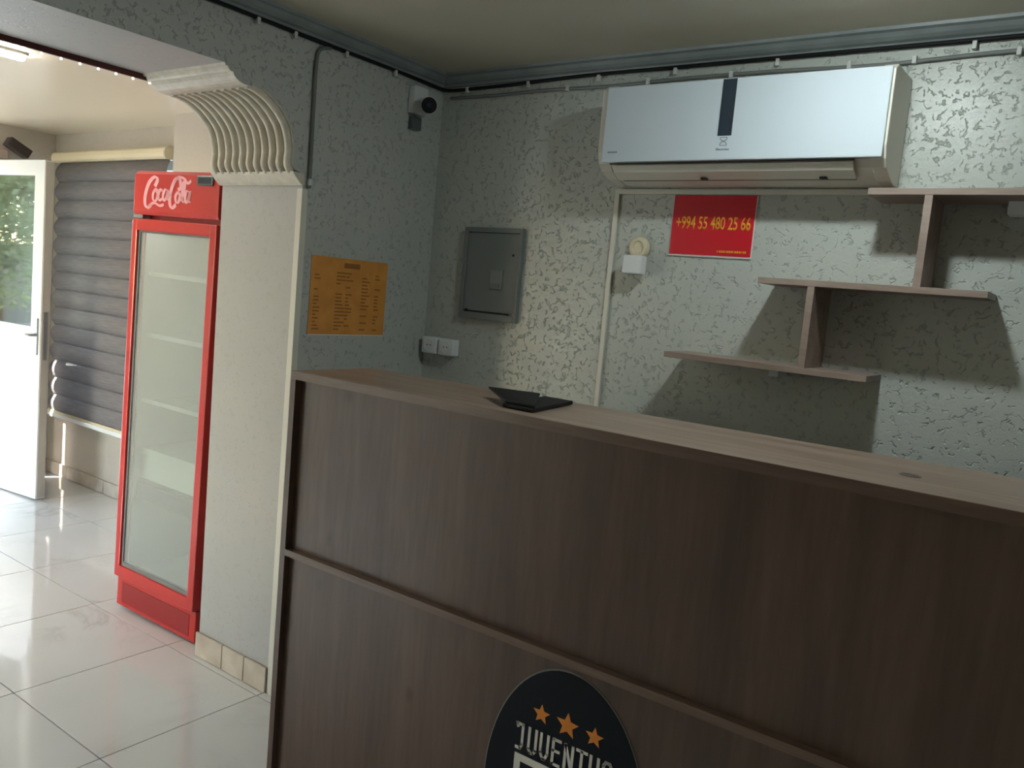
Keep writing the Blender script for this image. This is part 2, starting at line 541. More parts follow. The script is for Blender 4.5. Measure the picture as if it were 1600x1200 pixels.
# floor with individual tiles
floor = struct(MB().box(XE - 0.2, XR + 0.15, YFRONT - 0.15, YB + 0.2, -0.12, -0.008).build('floor', M['grout']), 'glossy pale marble tiled floor')
T = 0.5945
gx, gy = -0.035, -0.735
tile_cache = {}
def tile_mesh(w, d):
    k = (round(w, 3), round(d, 3))
    if k not in tile_cache:
        mb = MB().box(-w / 2, w / 2, -d / 2, d / 2, -0.008, 0.0, bev=0.0012)
        bmesh.ops.recalc_face_normals(mb.bm, faces=mb.bm.faces[:])
        me = bpy.data.meshes.new('tile'); mb.bm.to_mesh(me); mb.bm.free(); me.materials.append(M['tile'])
        tile_cache[k] = me
    return tile_cache[k]
ix0 = math.floor((XE - gx) / T); ix1 = math.ceil((XR - gx) / T)
iy0 = math.floor((YFRONT - gy) / T); iy1 = math.ceil((YB - gy) / T)
G = 0.004
for i in range(ix0, ix1):
    for j in range(iy0, iy1):
        xa, xb = max(gx + i * T, XE) + G / 2, min(gx + (i + 1) * T, XR) - G / 2
        ya, yb_ = max(gy + j * T, YFRONT) + G / 2, min(gy + (j + 1) * T, YB) - G / 2
        if xb - xa < 0.03 or yb_ - ya < 0.03:
            continue
        o = bpy.data.objects.new('tile', tile_mesh(xb - xa, yb_ - ya))
        o.location = ((xa + xb) / 2, (ya + yb_) / 2, 0)
        COL.objects.link(o); o.parent = floor

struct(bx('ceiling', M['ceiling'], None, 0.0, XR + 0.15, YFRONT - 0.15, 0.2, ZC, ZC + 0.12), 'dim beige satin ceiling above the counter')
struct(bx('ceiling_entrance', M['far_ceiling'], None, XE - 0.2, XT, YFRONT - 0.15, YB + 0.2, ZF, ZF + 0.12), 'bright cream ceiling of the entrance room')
# back wall: one line from the fridge bay to the right
mb = MB(); mb.box(0.0, XR + 0.15, 0.0, 0.2, 0, ZC)
wall_back = struct(mb.build('wall_back', M['wallpaper']), 'embossed pale wall behind the counter')
struct(bx('wall_fridge', M['far_wall'], None, -1.94, XT, 0.0, 0.2, 0, ZF), 'cream plaster wall behind the drinks cooler')
# arch partition
wl = struct(MB().box(XT, 0.0, YJ, 0.2, 0, ZC).box(XT, 0.0, -3.3, YJ, 2.215, ZC).box(XT, 0.0, YFRONT, -3.3, 0, ZC).build('wall_left', [M['wallpaper_grey'], M['jamb']]), 'grey embossed partition wall with the arch opening')
for p in wl.data.polygons:
    p.material_index = 0 if p.normal.x > 0.5 else 1
# window wall with opening
WX0, WX1, WZ0, WZ1 = -3.62, -2.30, 0.47, 2.2
mb = MB()
mb.box(XE - 0.2, WX0, YB, YB + 0.2, 0, ZF).box(WX1, -1.94, YB, YB + 0.2, 0, ZF).box(WX0, WX1, YB, YB + 0.2, 0, WZ0).box(WX0, WX1, YB, YB + 0.2, WZ1, ZF)
struct(mb.build('wall_window', M['far_wall']), 'cream wall around the blind')
struct(bx('wall_return', M['far_wall'], None, -1.94, -1.9, 0.2, YB + 0.2, 0, ZF), 'short return beside the window')
# entrance wall with the door opening
DY0, DY1, DZ = -1.15, -0.196, 2.17
mb = MB()
mb.box(XE - 0.2, XE, DY1, YB, 0, ZF).box(XE - 0.2, XE, YFRONT, DY0, 0, ZF).box(XE - 0.2, XE, DY0, DY1, DZ, ZF)
struct(mb.build('wall_entrance', M['far_wall']), 'cream entrance wall with the open doorway')
FX0, FX1, FZ0, FZ1 = -3.55, -2.0, 0.45, 1.95
mb = MB()
mb.box(XE - 0.2, FX0, YFRONT - 0.15, YFRONT, 0, ZC).box(FX1, XR + 0.15, YFRONT - 0.15, YFRONT, 0, ZC).box(FX0, FX1, YFRONT - 0.15, YFRONT, 0, FZ0).box(FX0, FX1, YFRONT - 0.15, YFRONT, FZ1, ZC)
struct(mb.build('wall_front', M['bounce_white']), 'plain wall behind the viewer')
mb = MB()
for (a, b, c, d) in ((FX0, FX0 + 0.06, FZ0, FZ1), (FX1 - 0.06, FX1, FZ0, FZ1), (FX0 + 0.06, FX1 - 0.06, FZ0, FZ0 + 0.06), (FX0 + 0.06, FX1 - 0.06, FZ1 - 0.06, FZ1), (-2.8, -2.74, FZ0 + 0.06, FZ1 - 0.06)):
    mb.box(a, b, YFRONT - 0.1, YFRONT - 0.04, c, d, bev=0.003)
win2 = struct(mb.build('added_window_2', M['pvc']), 'white window added out of view in the front wall to let daylight in')  # unseen window, added to bring daylight into the entrance room
bx('pane', M['window_glass'], win2, FX0 + 0.06, -2.8, YFRONT - 0.073, YFRONT - 0.067, FZ0 + 0.06, FZ1 - 0.06)
bx('pane', M['window_glass'], win2, -2.74, FX1 - 0.06, YFRONT - 0.073, YFRONT - 0.067, FZ0 + 0.06, FZ1 - 0.06)
struct(bx('wall_right', M['bounce_white'], None, XR, XR + 0.15, YFRONT, 0.0, 0, ZC), 'plain wall to the right')

# crown mouldings
def crown_prof(s):
    return [(0, 2.388), (0.012, 2.388), (0.016, 2.396), (0.028, 2.4), (0.040, 2.408), (0.05, 2.418), (0.064, 2.421), (0.066, 2.43), (0, 2.43)]
c1 = MB().prism([(-a, z) for a, z in crown_prof(0)], 'x', 0.0, XR).build('trim_1', M['crown'])
struct(c1, 'grey crown moulding over the back wall')
c2 = MB().prism([(a, z) for a, z in crown_prof(0)], 'y', YFRONT, -0.0).build('trim_2', M['crown'])
struct(c2, 'grey crown moulding over the arch wall')

# corner bead of the jamb
struct(bx('trim_3', M['trim_white'], None, -0.024, 0.004, YJ - 0.004, YJ + 0.022, 0.0, 1.875, bev=0.001), 'white corner strip on the jamb edge')

# arch corbel: stepped moulding, fluted sweep, plain block
def corbel(flip, ybase, num):
    s = flip
    Y = lambda y: ybase + s * (y - YJ)
    e = thing('trim_%d' % num, 'x', 'x')
    del e['category']; del e['label']
    struct(e, 'cream fluted plaster corbel under the arch')
    step = [(-1.037, 2.215), (-1.032, 2.207), (-1.024, 2.207), (-1.020, 2.199), (-1.013, 2.194), (-1.004, 2.194), (-0.999, 2.184), (-0.990, 2.176), (-0.978, 2.170), (-0.962, 2.166), (-0.93, 2.166), (-0.93, 2.215)]
    MB().prism([(Y(y), z) for y, z in step], 'x', XT - 0.003, 0.003).build('stepped_moulding', [M['corbel'], M['wallpaper_grey']], e)
    sweep = [(-0.945, 2.1665), (-0.918, 2.1655), (-0.872, 2.150), (-0.82, 2.117), (-0.776, 2.067), (-0.756, 1.998), (-0.757, 1.945), (-0.742, 1.924)]
    cv = [Vector((p[0], p[1])) for p in catmull([Vector((a, b)) for a, b in sweep], 6)]
    body = [(p.x + 0.010, p.y + 0.010) for p in cv]
    MB().prism([(Y(a), b) for a, b in body] + [(Y(-0.697), 1.924), (Y(-0.697), 2.215), (Y(-0.93), 2.215)], 'x', XT, 0.0).build('fluted_body', [M['corbel'], M['wallpaper_grey']], e)
    nr = 11
    base = None
    for k in range(nr):
        x = XT + 0.022 + (-XT - 0.044) * k / (nr - 1)
        if base is None:
            mb = MB().tube([(0, Y(p.x + 0.006), p.y + 0.006) for p in cv], 0.0145, 8)
            base = mb.build('rib', M['corbel'], e)
            o = base
        else:
            o = base.copy(); COL.objects.link(o); o.parent = e
        o.location.x = x
    blk = [(-0.748, 1.927), (-0.742, 1.918), (-0.716, 1.893), (-0.706, 1.886), (-0.697, 1.886), (-0.697, 1.927)]
    MB().prism([(Y(a), b) for a, b in blk], 'x', XT - 0.006, 0.006).build('base_block', M['corbel'], e)
    for o in e.children:
        if len(o.data.materials) > 1:
            for p in o.data.polygons:
                p.material_index = 1 if p.normal.x > 0.7 else 0
    return e
corbel(1, YJ, 4)
corbel(-1, -3.3, 5)

# skirting tiles
bb = struct(bx('baseboard_left', M['grout'], None, XT, -0.024, YJ - 0.004, YJ, 0.0, 0.098), 'worn tile skirting along the jamb')
for k, (a, b) in enumerate(((XT - 0.006, -0.298), (-0.293, -0.16), (-0.155, -0.026))):
    bx('tile', M['skirting'], bb, a, b, YJ - 0.013, YJ - 0.004, 0.003, 0.1, bev=0.0015)
bb2 = struct(bx('baseboard_back', M['grout'], None, XE, -1.94, YB - 0.004, YB, 0.0, 0.088), 'tile skirting under the blind')
x = XE + 0.02
for w in (0.30, 0.50, 0.50, 0.48):
    bx('tile', M['skirting'], bb2, x, min(x + w, -1.945) - 0.004, YB - 0.013, YB - 0.004, 0.003, 0.09, bev=0.0015)
    x += w

# window behind the blind
wf = MB()
for (a, b, c, d) in ((WX0, WX0 + 0.06, WZ0, WZ1), (WX1 - 0.06, WX1, WZ0, WZ1), (WX0 + 0.06, WX1 - 0.06, WZ0, WZ0 + 0.06), (WX0 + 0.06, WX1 - 0.06, WZ1 - 0.06, WZ1), (-2.92, -2.86, WZ0 + 0.06, WZ1 - 0.06)):
    wf.box(a, b, YB + 0.09, YB + 0.15, c, d, bev=0.003)
win = struct(wf.build('window_1', M['pvc']), 'white window frame behind the grey blind')
bx('pane', M['window_glass'], win, WX0 + 0.06, -2.92, YB + 0.115, YB + 0.121, WZ0 + 0.06, WZ1 - 0.06)
bx('pane', M['window_glass'], win, -2.86, WX1 - 0.06, YB + 0.115, YB + 0.121, WZ0 + 0.06, WZ1 - 0.06)
bx('window_sill', M['pvc'], win, WX0 - 0.04, WX1 + 0.04, YB - 0.075, YB + 0.09, 0.435, 0.465, bev=0.006)

# ================================================================== COUNTER
CX0, CX1, CYF, CYB, CZ = 0.409, 3.35, -1.034, -0.699, 1.290
ct = thing('reception_counter', 'long dark wood reception counter with the dark oval emblem on its front', 'counter', (0, 0, 0))
top = MB().prism([(CX0, CYF + 0.003), (CX1, CYF + 0.003), (CX1, CYB + 0.10), (CX0, CYB)], 'z', CZ - 0.025, CZ, bev=0.0012).build('counter_top', M['counter_top'], ct)
bx('top_edging', M['counter_edge'], ct, CX0, CX1, CYF, CYF + 0.003, CZ - 0.025, CZ - 0.0005)
bx('side_panel', M['counter_wood'], ct, CX0, CX0 + 0.022, CYF, CYB - 0.02, 0.0, CZ - 0.025)
bx('side_panel', M['counter_wood'], ct, CX1 - 0.022, CX1, CYF, CYB - 0.02, 0.0, CZ - 0.025)
bx('front_panel', M['counter_wood'], ct, CX0 + 0.022, CX1 - 0.022, CYF + 0.022, CYF + 0.04, 0.746, CZ - 0.025)
bx('front_panel', M['counter_wood'], ct, CX0 + 0.022, CX1 - 0.022, CYF + 0.020, CYF + 0.038, 0.03, 0.726)
bx('rail', M['counter_edge'], ct, CX0 + 0.022, CX1 - 0.022, CYF, CYF + 0.24, 0.726, 0.746)
bx('plinth', M['counter_wood'], ct, CX0 + 0.022, CX1 - 0.022, CYF + 0.03, CYF + 0.048, 0.0, 0.03)
# cable hole in the top
g = MB().lathe((2.083, -0.865, CZ), [(0.021, 0.0), (0.021, 0.0012), (0.0175, 0.0012), (0.0175, 0.0)], 24).build('cable_hole', M['counter_edge'], top)
MB().cyl((2.083, -0.865, CZ + 0.0001), (2.083, -0.865, CZ + 0.0006), 0.0175, n=24).build('hole_opening', M['dark_gap'], top)

# emblem board on the front
EX, EZ, EA, EB, EB2 = 1.455, 0.364, 0.224, 0.340, 0.340
YE = CYF + 0.020
def oval(k):
    pts = []
    for i in range(72):
        a = 2 * math.pi * i / 72
        b = EB if math.sin(a) >= 0 else EB2
        pts.append((EX + (EA + k) * math.cos(a), EZ + (b + k) * math.sin(a)))
    return pts
emb = MB().prism(oval(0.0), 'y', YE - 0.004, YE - 0.0002).build('emblem_board', M['emblem_dark'], ct)
emb['label'] = 'dark navy oval emblem with orange stars and white lettering'
MB().prism(oval(0.004), 'y', YE - 0.002, YE - 0.0001).build('emblem_rim', M['emblem_rim'], emb)
def star(cx, cz, r, rot=0.0):
    pts = []
    for i in range(10):
        a = math.pi / 2 + i * math.pi / 5 + rot
        rr = r if i % 2 == 0 else r * 0.45
        pts.append((cx + rr * math.cos(a), cz + rr * math.sin(a)))
    MB().prism(pts, 'y', YE - 0.0052, YE - 0.004).build('star', M['emblem_orange'], emb)
star(1.383, 0.578, 0.025); star(1.457, 0.578, 0.032); star(1.531, 0.578, 0.025)
# condensed block letters from strokes
LET = {
    'J': [[(0.1, 0.88), (0.0, 1.0), (0.62, 1.0), (0.62, 0.18), (0.45, 0.0), (0.05, 0.0)]],
    'U': [[(0.1, 1.0), (0.1, 0.16), (0.28, 0.0), (0.62, 0.0), (0.8, 0.16), (0.8, 1.0)]],
    'V': [[(0.1, 1.0), (0.1, 0.25), (0.36, 0.0), (0.54, 0.0), (0.8, 0.25), (0.8, 1.0)]],
    'E': [[(0.8, 1.0), (0.12, 1.0), (0.12, 0.0), (0.8, 0.0)], [(0.12, 0.55), (0.7, 0.55)]],
    'N': [[(0.1, 0.0), (0.1, 1.0), (0.8, 0.0), (0.8, 1.0)]],
    'T': [[(0.0, 1.0), (0.9, 1.0)], [(0.45, 1.0), (0.45, 0.0)]],
    'S': [[(0.8, 0.86), (0.62, 1.0), (0.26, 1.0), (0.1, 0.86), (0.1, 0.66), (0.8, 0.36), (0.8, 0.15), (0.62, 0.0), (0.26, 0.0), (0.08, 0.14)]],
}
mb = MB()
lw, lh, lx, lz, th = 0.0336, 0.0615, 1.317, 0.470, 0.0074
for i, ch in enumerate('JUVENTUS'):
    x0_ = lx + i * lw * 1.03
    for st in LET[ch]:
        P = [(x0_ + u * lw * 0.86, lz + v * lh) for u, v in st]
        for (p, q) in zip(P[:-1], P[1:]):
            d = (Vector(q) - Vector(p)).normalized() * th * 0.38
            ribbon(mb, [Vector(p) - d, Vector(q) + d], lambda t, dd: th, lambda u, v, w: (u, YE - 0.004 - w, v), 0.0012)
mb.build('lettering', M['emblem_white'], emb)
mb = MB()
for (a, b, c, d) in ((1.317, 1.599, 0.438, 0.456), (1.317, 1.335, 0.18, 0.438), (1.581, 1.599, 0.18, 0.438), (1.317, 1.599, 0.162, 0.18)):
    mb.box(a, b, YE - 0.0052, YE - 0.004, c, d)
mb.build('square_outline', M['emblem_white'], emb)

# black hinged device lying open on the counter
dv = thing('tablet_case', 'black tablet case lying partly open on the counter top', 'tablet case', (1.151, -0.883, CZ))
def slab(name, q, t, m, parent, base):
    """thick quad through four 3D points; thickness along its normal"""
    q = [Vector(p) - Vector(base) for p in q]
    nn = (q[1] - q[0]).cross(q[3] - q[0]).normalized() * t
    mb = MB()
    A = [mb.bm.verts.new(p) for p in q]; B = [mb.bm.verts.new(p + nn) for p in q]
    mb.bm.faces.new(A); mb.bm.faces.new(list(reversed(B)))
    for i in range(4):
        mb.bm.faces.new((A[i], B[i], B[(i + 1) % 4], A[(i + 1) % 4]))
    bmesh.ops.recalc_face_normals(mb.bm, faces=mb.bm.faces[:])
    bmesh.ops.bevel(mb.bm, geom=mb.bm.edges[:], offset=min(t * 0.4, 0.003), segments=2, affect='EDGES', profile=0.6)
    return mb.build(name, m, parent)
slab('base', [(1.155, -0.978, CZ + 0.0015), (1.250, -0.978, CZ + 0.0015), (1.207, -0.725, CZ + 0.0015), (1.111, -0.725, CZ + 0.0015)], 0.010, M['black'], dv, dv.location)
slab('lid', [(1.159, -0.973, CZ + 0.0125), (1.249, -0.973, CZ + 0.0125), (1.149, -0.803, CZ + 0.022), (1.020, -0.865, CZ + 0.025)], 0.006, M['black'], dv, dv.location)

# ================================================================== DRINKS COOLER
fr = thing('drinks_cooler', 'red glass-door drinks cooler standing beside the arch jamb', 'fridge', (-0.838, -0.667, 0), math.radians(2.3))
fr.rotation_euler = (0.0, math.radians(1.15), math.radians(2.3))
fr.location = (-0.832, -0.670, 0.006)
FW = 0.285
D = 0.56
mb = MB()
mb.box(-FW, -FW + 0.03, 0.02, D, 0.02, 1.94, bev=0.004).box(FW - 0.03, FW, 0.02, D, 0.02, 1.94, bev=0.004)
mb.box(-FW + 0.03, FW - 0.03, 0.02, D, 1.74, 1.94).box(-FW + 0.03, FW - 0.03, 0.02, D, 0.02, 0.17).box(-FW + 0.03, FW - 0.03, D - 0.03, D, 0.17, 1.74)
mb.build('cabinet', M['red_dark'], fr)
mb = MB()
mb.box(-FW + 0.03, -FW + 0.036, 0.021, D - 0.03, 0.176, 1.734).box(FW - 0.036, FW - 0.03, 0.021, D - 0.03, 0.176, 1.734)
mb.box(-FW + 0.03, FW - 0.03, D - 0.036, D - 0.03, 0.17, 1.74).box(-FW + 0.03, FW - 0.03, 0.021, D - 0.036, 0.17, 0.176).box(-FW + 0.03, FW - 0.03, 0.021, D - 0.036, 1.734, 1.74)
mb.build('inner_liner', M['liner'], fr)
bx('foot', M['black'], fr, -FW + 0.03, -FW + 0.08, 0.06, 0.11, 0.0, 0.02)
for sx, sy in ((1, 0.06), (-1, D - 0.1), (1, D - 0.1)):
    bx('foot', M['black'], fr, sx * (FW - 0.055) - 0.025, sx * (FW - 0.055) + 0.025, sy, sy + 0.05, 0.0, 0.02)
# header with lettering and thermostat
hd = MB().prism([(-0.024, 1.772), (-0.018, 1.757), (0.02, 1.757), (0.02, 1.94), (-0.008, 1.94), (-0.024, 1.925)], 'x', -FW, FW, bev=0.004).build('header', M['red_gloss'], fr)
th_ = bx('thermostat', M['display'], fr, 0.148, 0.25, -0.031, -0.024, 1.886, 1.924, bev=0.003)
bx('thermostat_window', M['ac_strip'], th_, 0.160, 0.238, -0.032, -0.031, 1.893, 1.917)
# hand-drawn script strokes for the drink's name
mb = MB()
LX, LZ, LW, LH = -0.205, 1.785, 0.315, 0.128
def S(pts, w0=0.016, w1=0.005, n=6):
    P = [Vector((p[0], p[1])) for p in catmull([Vector((LX + a * LW, LZ + b * LH)) for a, b in pts], n)]
    def wd(t, d):
        slant = abs(d.x * 0.25 + d.y * 0.97)
        return w1 + (w0 - w1) * slant
    ribbon(mb, P, wd, lambda u, v, w: (u, -0.0242 - w, v), 0.0015)
S([(0.22, 0.70), (0.27, 0.92), (0.20, 1.0), (0.09, 0.82), (0.02, 0.45), (0.02, 0.14), (0.08, 0.02), (0.16, 0.12)], 0.022, 0.009)
S([(0.24, 0.62), (0.19, 0.48), (0.20, 0.28), (0.26, 0.26), (0.29, 0.44), (0.25, 0.62), (0.30, 0.58)])
S([(0.39, 0.56), (0.35, 0.62), (0.31, 0.45), (0.33, 0.27), (0.39, 0.32)])
S([(0.50, 0.58), (0.45, 0.62), (0.41, 0.44), (0.43, 0.27), (0.48, 0.36), (0.51, 0.6), (0.50, 0.36), (0.54, 0.28)])
S([(0.54, 0.42), (0.60, 0.45)], 0.016, 0.013)
S([(0.72, 0.62), (0.78, 0.72), (0.74, 0.97), (0.65, 0.92), (0.58, 0.6), (0.56, 0.25), (0.61, 0.05), (0.70, 0.16)], 0.021, 0.008)
S([(0.64, 0.86), (0.72, 1.02), (0.84, 0.98), (0.92, 0.84), (0.99, 0.92)], 0.014, 0.010)
S([(0.72, 0.56), (0.68, 0.42), (0.70, 0.24), (0.75, 0.26), (0.77, 0.44), (0.73, 0.57)])
S([(0.80, 0.28), (0.83, 0.86), (0.87, 0.76), (0.82, 0.36), (0.86, 0.24)], 0.015, 0.006)
S([(0.97, 0.56), (0.91, 0.60), (0.88, 0.42), (0.90, 0.24), (0.95, 0.34), (0.98, 0.60), (0.96, 0.30), (1.0, 0.26)])
S([(0.10, 0.06), (0.22, 0.18), (0.34, 0.10), (0.44, 0.14)], 0.016, 0.009)
mb.build('lettering', M['pink_print'], hd)
bx('hinge_cover', M['panel_light'], fr, -FW - 0.002, -FW + 0.065, -0.02, 0.018, 1.742, 1.756, bev=0.002)
# door
YD = -0.026
mb = MB()
mb.box(-FW, -FW + 0.038, YD, 0.016, 0.152, 1.738, bev=0.006).box(FW - 0.042, FW, YD, 0.016, 0.152, 1.738, bev=0.006)
mb.box(-FW + 0.03, FW - 0.035, YD, 0.016, 0.152, 0.205, bev=0.004).box(-FW + 0.03, FW - 0.035, YD, 0.016, 1.69, 1.738, bev=0.004)
dr = mb.build('door', M['red_gloss'], fr)
bx('glass_pane', M['cooler_glass'], dr, -FW + 0.038, FW - 0.042, -0.012, -0.006, 0.205, 1.69)
mb = MB()
mb.box(-FW + 0.038, -FW + 0.05, -0.016, 0.0, 0.205, 1.69).box(FW - 0.05, FW - 0.042, -0.016, 0.0, 0.205, 1.69)
mb.box(-FW + 0.05, FW - 0.05, -0.016, 0.0, 0.205, 0.222).box(-FW + 0.05, FW - 0.05, -0.016, 0.0, 1.682, 1.69)
mb.build('gasket', M['gasket'], dr)
kp = MB().box(-FW, FW, -0.006, 0.02, 0.012, 0.147, bev=0.005).build('kick_panel', M['red_gloss'], fr)
bx('kick_inset', M['red_dark'], kp, -FW + 0.04, FW - 0.04, -0.008, -0.006, 0.03, 0.125, bev=0.0008)
bx('added_interior_glow', emit('added_cooler_glow', (0.95, 1.0, 0.97, 1), 5.0), fr, -FW + 0.05, FW - 0.05, 0.03, 0.05, 1.722, 1.734)  # glowing strip added to brighten the inside of the cooler
# wire shelves
def wire_shelf(z, strip, h_=0.009):
    mb = MB()
    for k in range(17):
        x = -FW + 0.05 + (2 * FW - 0.1) * k / 16
        mb.tube([(x, 0.05, z), (x, 0.49, z)], 0.0022, 5)
    for y in (0.05, 0.2, 0.35, 0.49):
        mb.tube([(-FW + 0.04, y, z - 0.003), (FW - 0.04, y, z - 0.003)], 0.0035, 5)
    s = mb.build('wire_shelf', M['wire'], fr)
    bx('price_strip', strip, s, -FW + 0.04, FW - 0.04, 0.036, 0.042, z - h_, z + h_)
for z in (1.51, 1.245, 0.955):
    wire_shelf(z, M['wire'])
wire_shelf(0.545, M['dark_strip'], 0.036)
bx('drawer_base', M['liner'], fr, -FW + 0.036, FW - 0.036, 0.05, 0.5, 0.60, 0.74, bev=0.004)

# ================================================================== AIR CONDITIONER
ac = thing('air_conditioner', 'white wall-mounted split air conditioner above the red sign', 'air conditioner', (1.345, 0.0, 1.985))
AW = 0.455
# side profile (y outwards negative, z up) of the casing
prof = [(-0.001, 0.0), (-0.06, -0.002), (-0.12, 0.012), (-0.165, 0.03), (-0.186, 0.05), (-0.198, 0.085), (-0.2, 0.285), (-0.175, 0.302), (-0.001, 0.305)]
MB().prism(prof, 'x', -AW + 0.04, AW - 0.035).build('casing', M['ac_white'], ac)
capp = [(-0.001, -0.002), (-0.06, -0.004), (-0.122, 0.010), (-0.168, 0.028), (-0.19, 0.05), (-0.203, 0.085), (-0.205, 0.287), (-0.178, 0.304), (-0.001, 0.307)]
MB().prism(capp, 'x', -AW, -AW + 0.045, bev=0.004).build('end_cap', M['ac_white'], ac)
MB().prism(capp, 'x', AW - 0.04, AW, bev=0.004).build('end_cap', M['ac_white'], ac)
fp = MB().box(-AW + 0.024, AW - 0.006, -0.217, -0.204, 0.05, 0.292, bev=0.004).build('front_panel', M['ac_panel'], ac)
bx('display_window', M['ac_strip'], fp, -0.030, 0.014, -0.2185, -0.2165, 0.122, 0.289, bev=0.0006)
# small mark and wordmark under the display
mb = MB()
for r0 in (1, -1):
    P = [Vector((-0.009 + 0.011 * math.cos(a), 0.105 + r0 * 0.011 - r0 * 0.010 * math.sin(a))) for a in [math.pi * k / 10 for k in range(11)]]
    ribbon(mb, P, lambda t, d: 0.0025, lambda u, v, w: (u, -0.217 - w, v), 0.0006)
ribbon(mb, [Vector((-0.020, 0.117)), Vector((0.002, 0.117))], lambda t, d: 0.002, lambda u, v, w: (u, -0.217 - w, v), 0.0006)
ribbon(mb, [Vector((-0.020, 0.093)), Vector((0.002, 0.093))], lambda t, d: 0.002, lambda u, v, w: (u, -0.217 - w, v), 0.0006)
mb.build('mark', M['ac_print'], fp)
text_obj('wordmark', 'Electrolux', M['ac_print'], fp, (-0.009, -0.217, 0.082), (1, 0, 0), (0, 0, 1), 0.0075, 0.042, 0.01, 0.0006)
mb = MB()
for k in range(6):
    mb.box(-0.408 + k * 0.006, -0.4035 + k * 0.006, -0.2176, -0.217, 0.0795, 0.0845)
mb.build('small_print', M['ac_print'], fp)
# outlet: flap, dark slot, louvre
fl = MB().prism([(-0.187, 0.045), (-0.172, 0.028), (-0.128, 0.010), (-0.132, 0.004), (-0.178, 0.022), (-0.195, 0.043)], 'x', -AW + 0.055, AW - 0.085).build('air_flap', M['ac_white'], ac)
bx('flap_slot', M['dark_gap'], ac, -AW + 0.05, AW - 0.08, -0.2045, -0.196, 0.046, 0.049)
MB().prism([(-0.122, 0.0095), (-0.122, 0.007), (-0.112, 0.005), (-0.112, 0.0085)], 'x', -AW + 0.06, AW - 0.09).build('air_slot', M['dark_gap'], ac)
for x in (-0.1, 0.27):
    bx('flap_tab', M['dark_gap'], fl, x, x + 0.02, -0.15, -0.134, 0.003, 0.0085)

# ================================================================== WALL SHELVES
sh = thing('wall_shelf', 'stepped grey-brown wall shelf of three boards joined by two uprights', 'shelf', (0, 0, 0))
SD = -0.18
bx('board', M['shelf'], sh, 1.762, 2.375, SD, -0.0015, 1.939, 1.957, bev=0.001)
bx('board', M['shelf'], sh, 1.48, 2.092, SD, -0.0015, 1.675, 1.693, bev=0.001)
bx('board', M['shelf'], sh, 1.2, 1.825, SD, -0.0015, 1.418, 1.436, bev=0.001)
bx('upright', M['shelf'], sh, 1.909, 1.929, SD + 0.001, -0.0015, 1.693, 1.939)
bx('upright', M['shelf'], sh, 1.63, 1.65, SD + 0.001, -0.0015, 1.436, 1.675)
bx('bracket', M['white_plastic'], sh, 1.518, 1.548, -0.09, -0.0015, 1.394, 1.418, bev=0.001)
bx('bracket', M['white_plastic'], sh, 2.095, 2.14, -0.07, -0.0015, 1.905, 1.939, bev=0.001)

# ================================================================== WALL THINGS
# red phone-number sheet
sg = thing('phone_sign', 'red sign with a yellow phone number under the air conditioner', 'sign', (1.24, 0, 1.86))
bx('backing', M['sheet_white'], sg, -0.146, 0.146, -0.006, -0.001, -0.104, 0.099)
bx('red_sheet', M['red_sheet'], sg, -0.144, 0.143, -0.0075, -0.006, -0.0985, 0.099)
text_obj('phone_number', '+994 55 480 25 66', M['yellow_print'], sg, (0.002, -0.0075, 0.008), (1, 0, 0), (0, 0, 1), 0.044, 0.262, 0.012, 0.0006)
mb = MB()
for k in range(15):
    w = 0.0045 if k % 4 else 0.0028
    mb.box(0.028 + k * 0.0068, 0.028 + k * 0.0068 + w, -0.0082, -0.0075, -0.0875, -0.0805)
mb.build('small_print', M['yellow_print'], sg)

# orange printed sheet on the partition
og = thing('price_list', 'orange printed list taped to the grey wall beside the jamb', 'poster', (0, -0.445, 1.507))
bx('sheet', M['orange_sheet'], og, 0.0012, 0.003, -0.193, 0.193, -0.143, 0.143)
bx('sheet_edge', M['sheet_white'], og, 0.001, 0.0025, -0.193, 0.193, -0.147, -0.143)
bx('heading', M['brown_print'], og, 0.003, 0.0034, -0.035, 0.045, 0.107, 0.126)
mb = MB()
rr = random.Random(3)
for (y, w) in ((-0.175, 0.035), (-0.07, 0.05), (-0.02, 0.035), (0.06, 0.045), (0.13, 0.03)):
    for k in range(17):
        if rr.random() < 0.28:
            continue
        z = 0.085 - k * 0.0132
        mb.box(0.003, 0.0033, y, y + w * rr.uniform(0.4, 1.0), z, z + 0.005)
mb.build('print_lines', M['brown_print'], og)['kind'] = 'stuff'

# grey electrical cabinet
ep = thing('electrical_panel', 'grey steel electrical panel on the back wall left of the white trunking', 'panel', (0.34, 0, 1.645))
mb = MB()
mb.box(-0.146, -0.128, -0.022, -0.001, -0.183, 0.182, bev=0.002).box(0.128, 0.142, -0.022, -0.001, -0.183, 0.182, bev=0.002)
mb.box(-0.128, 0.128, -0.022, -0.001, 0.163, 0.182, bev=0.002).box(-0.128, 0.128, -0.022, -0.001, -0.183, -0.156, bev=0.002)
mb.build('frame', M['panel_grey'], ep)
pd = bx('panel_door', M['panel_grey'], ep, -0.126, 0.126, -0.017, -0.001, -0.15, 0.161, bev=0.0015)
bx('door_gap', M['black'], ep, -0.12, 0.095, -0.019, -0.004, -0.156, -0.1515)
pw = bx('breaker_window', M['panel_light'], pd, 0.0, 0.062, -0.021, -0.017, -0.058, 0.018, bev=0.0012)
bx('latch', M['panel_grey'], pw, 0.006, 0.05, -0.024, -0.021, -0.055, -0.037, bev=0.001)
MB().cyl((0.103, -0.019, 0.078), (0.103, -0.017, 0.078), 0.005, n=10).build('lock', M['black'], pd)
MB().cyl((-0.108, -0.021, -0.1495), (-0.108, -0.017, -0.1495), 0.005, n=10).build('keyhole', M['black'], pd)

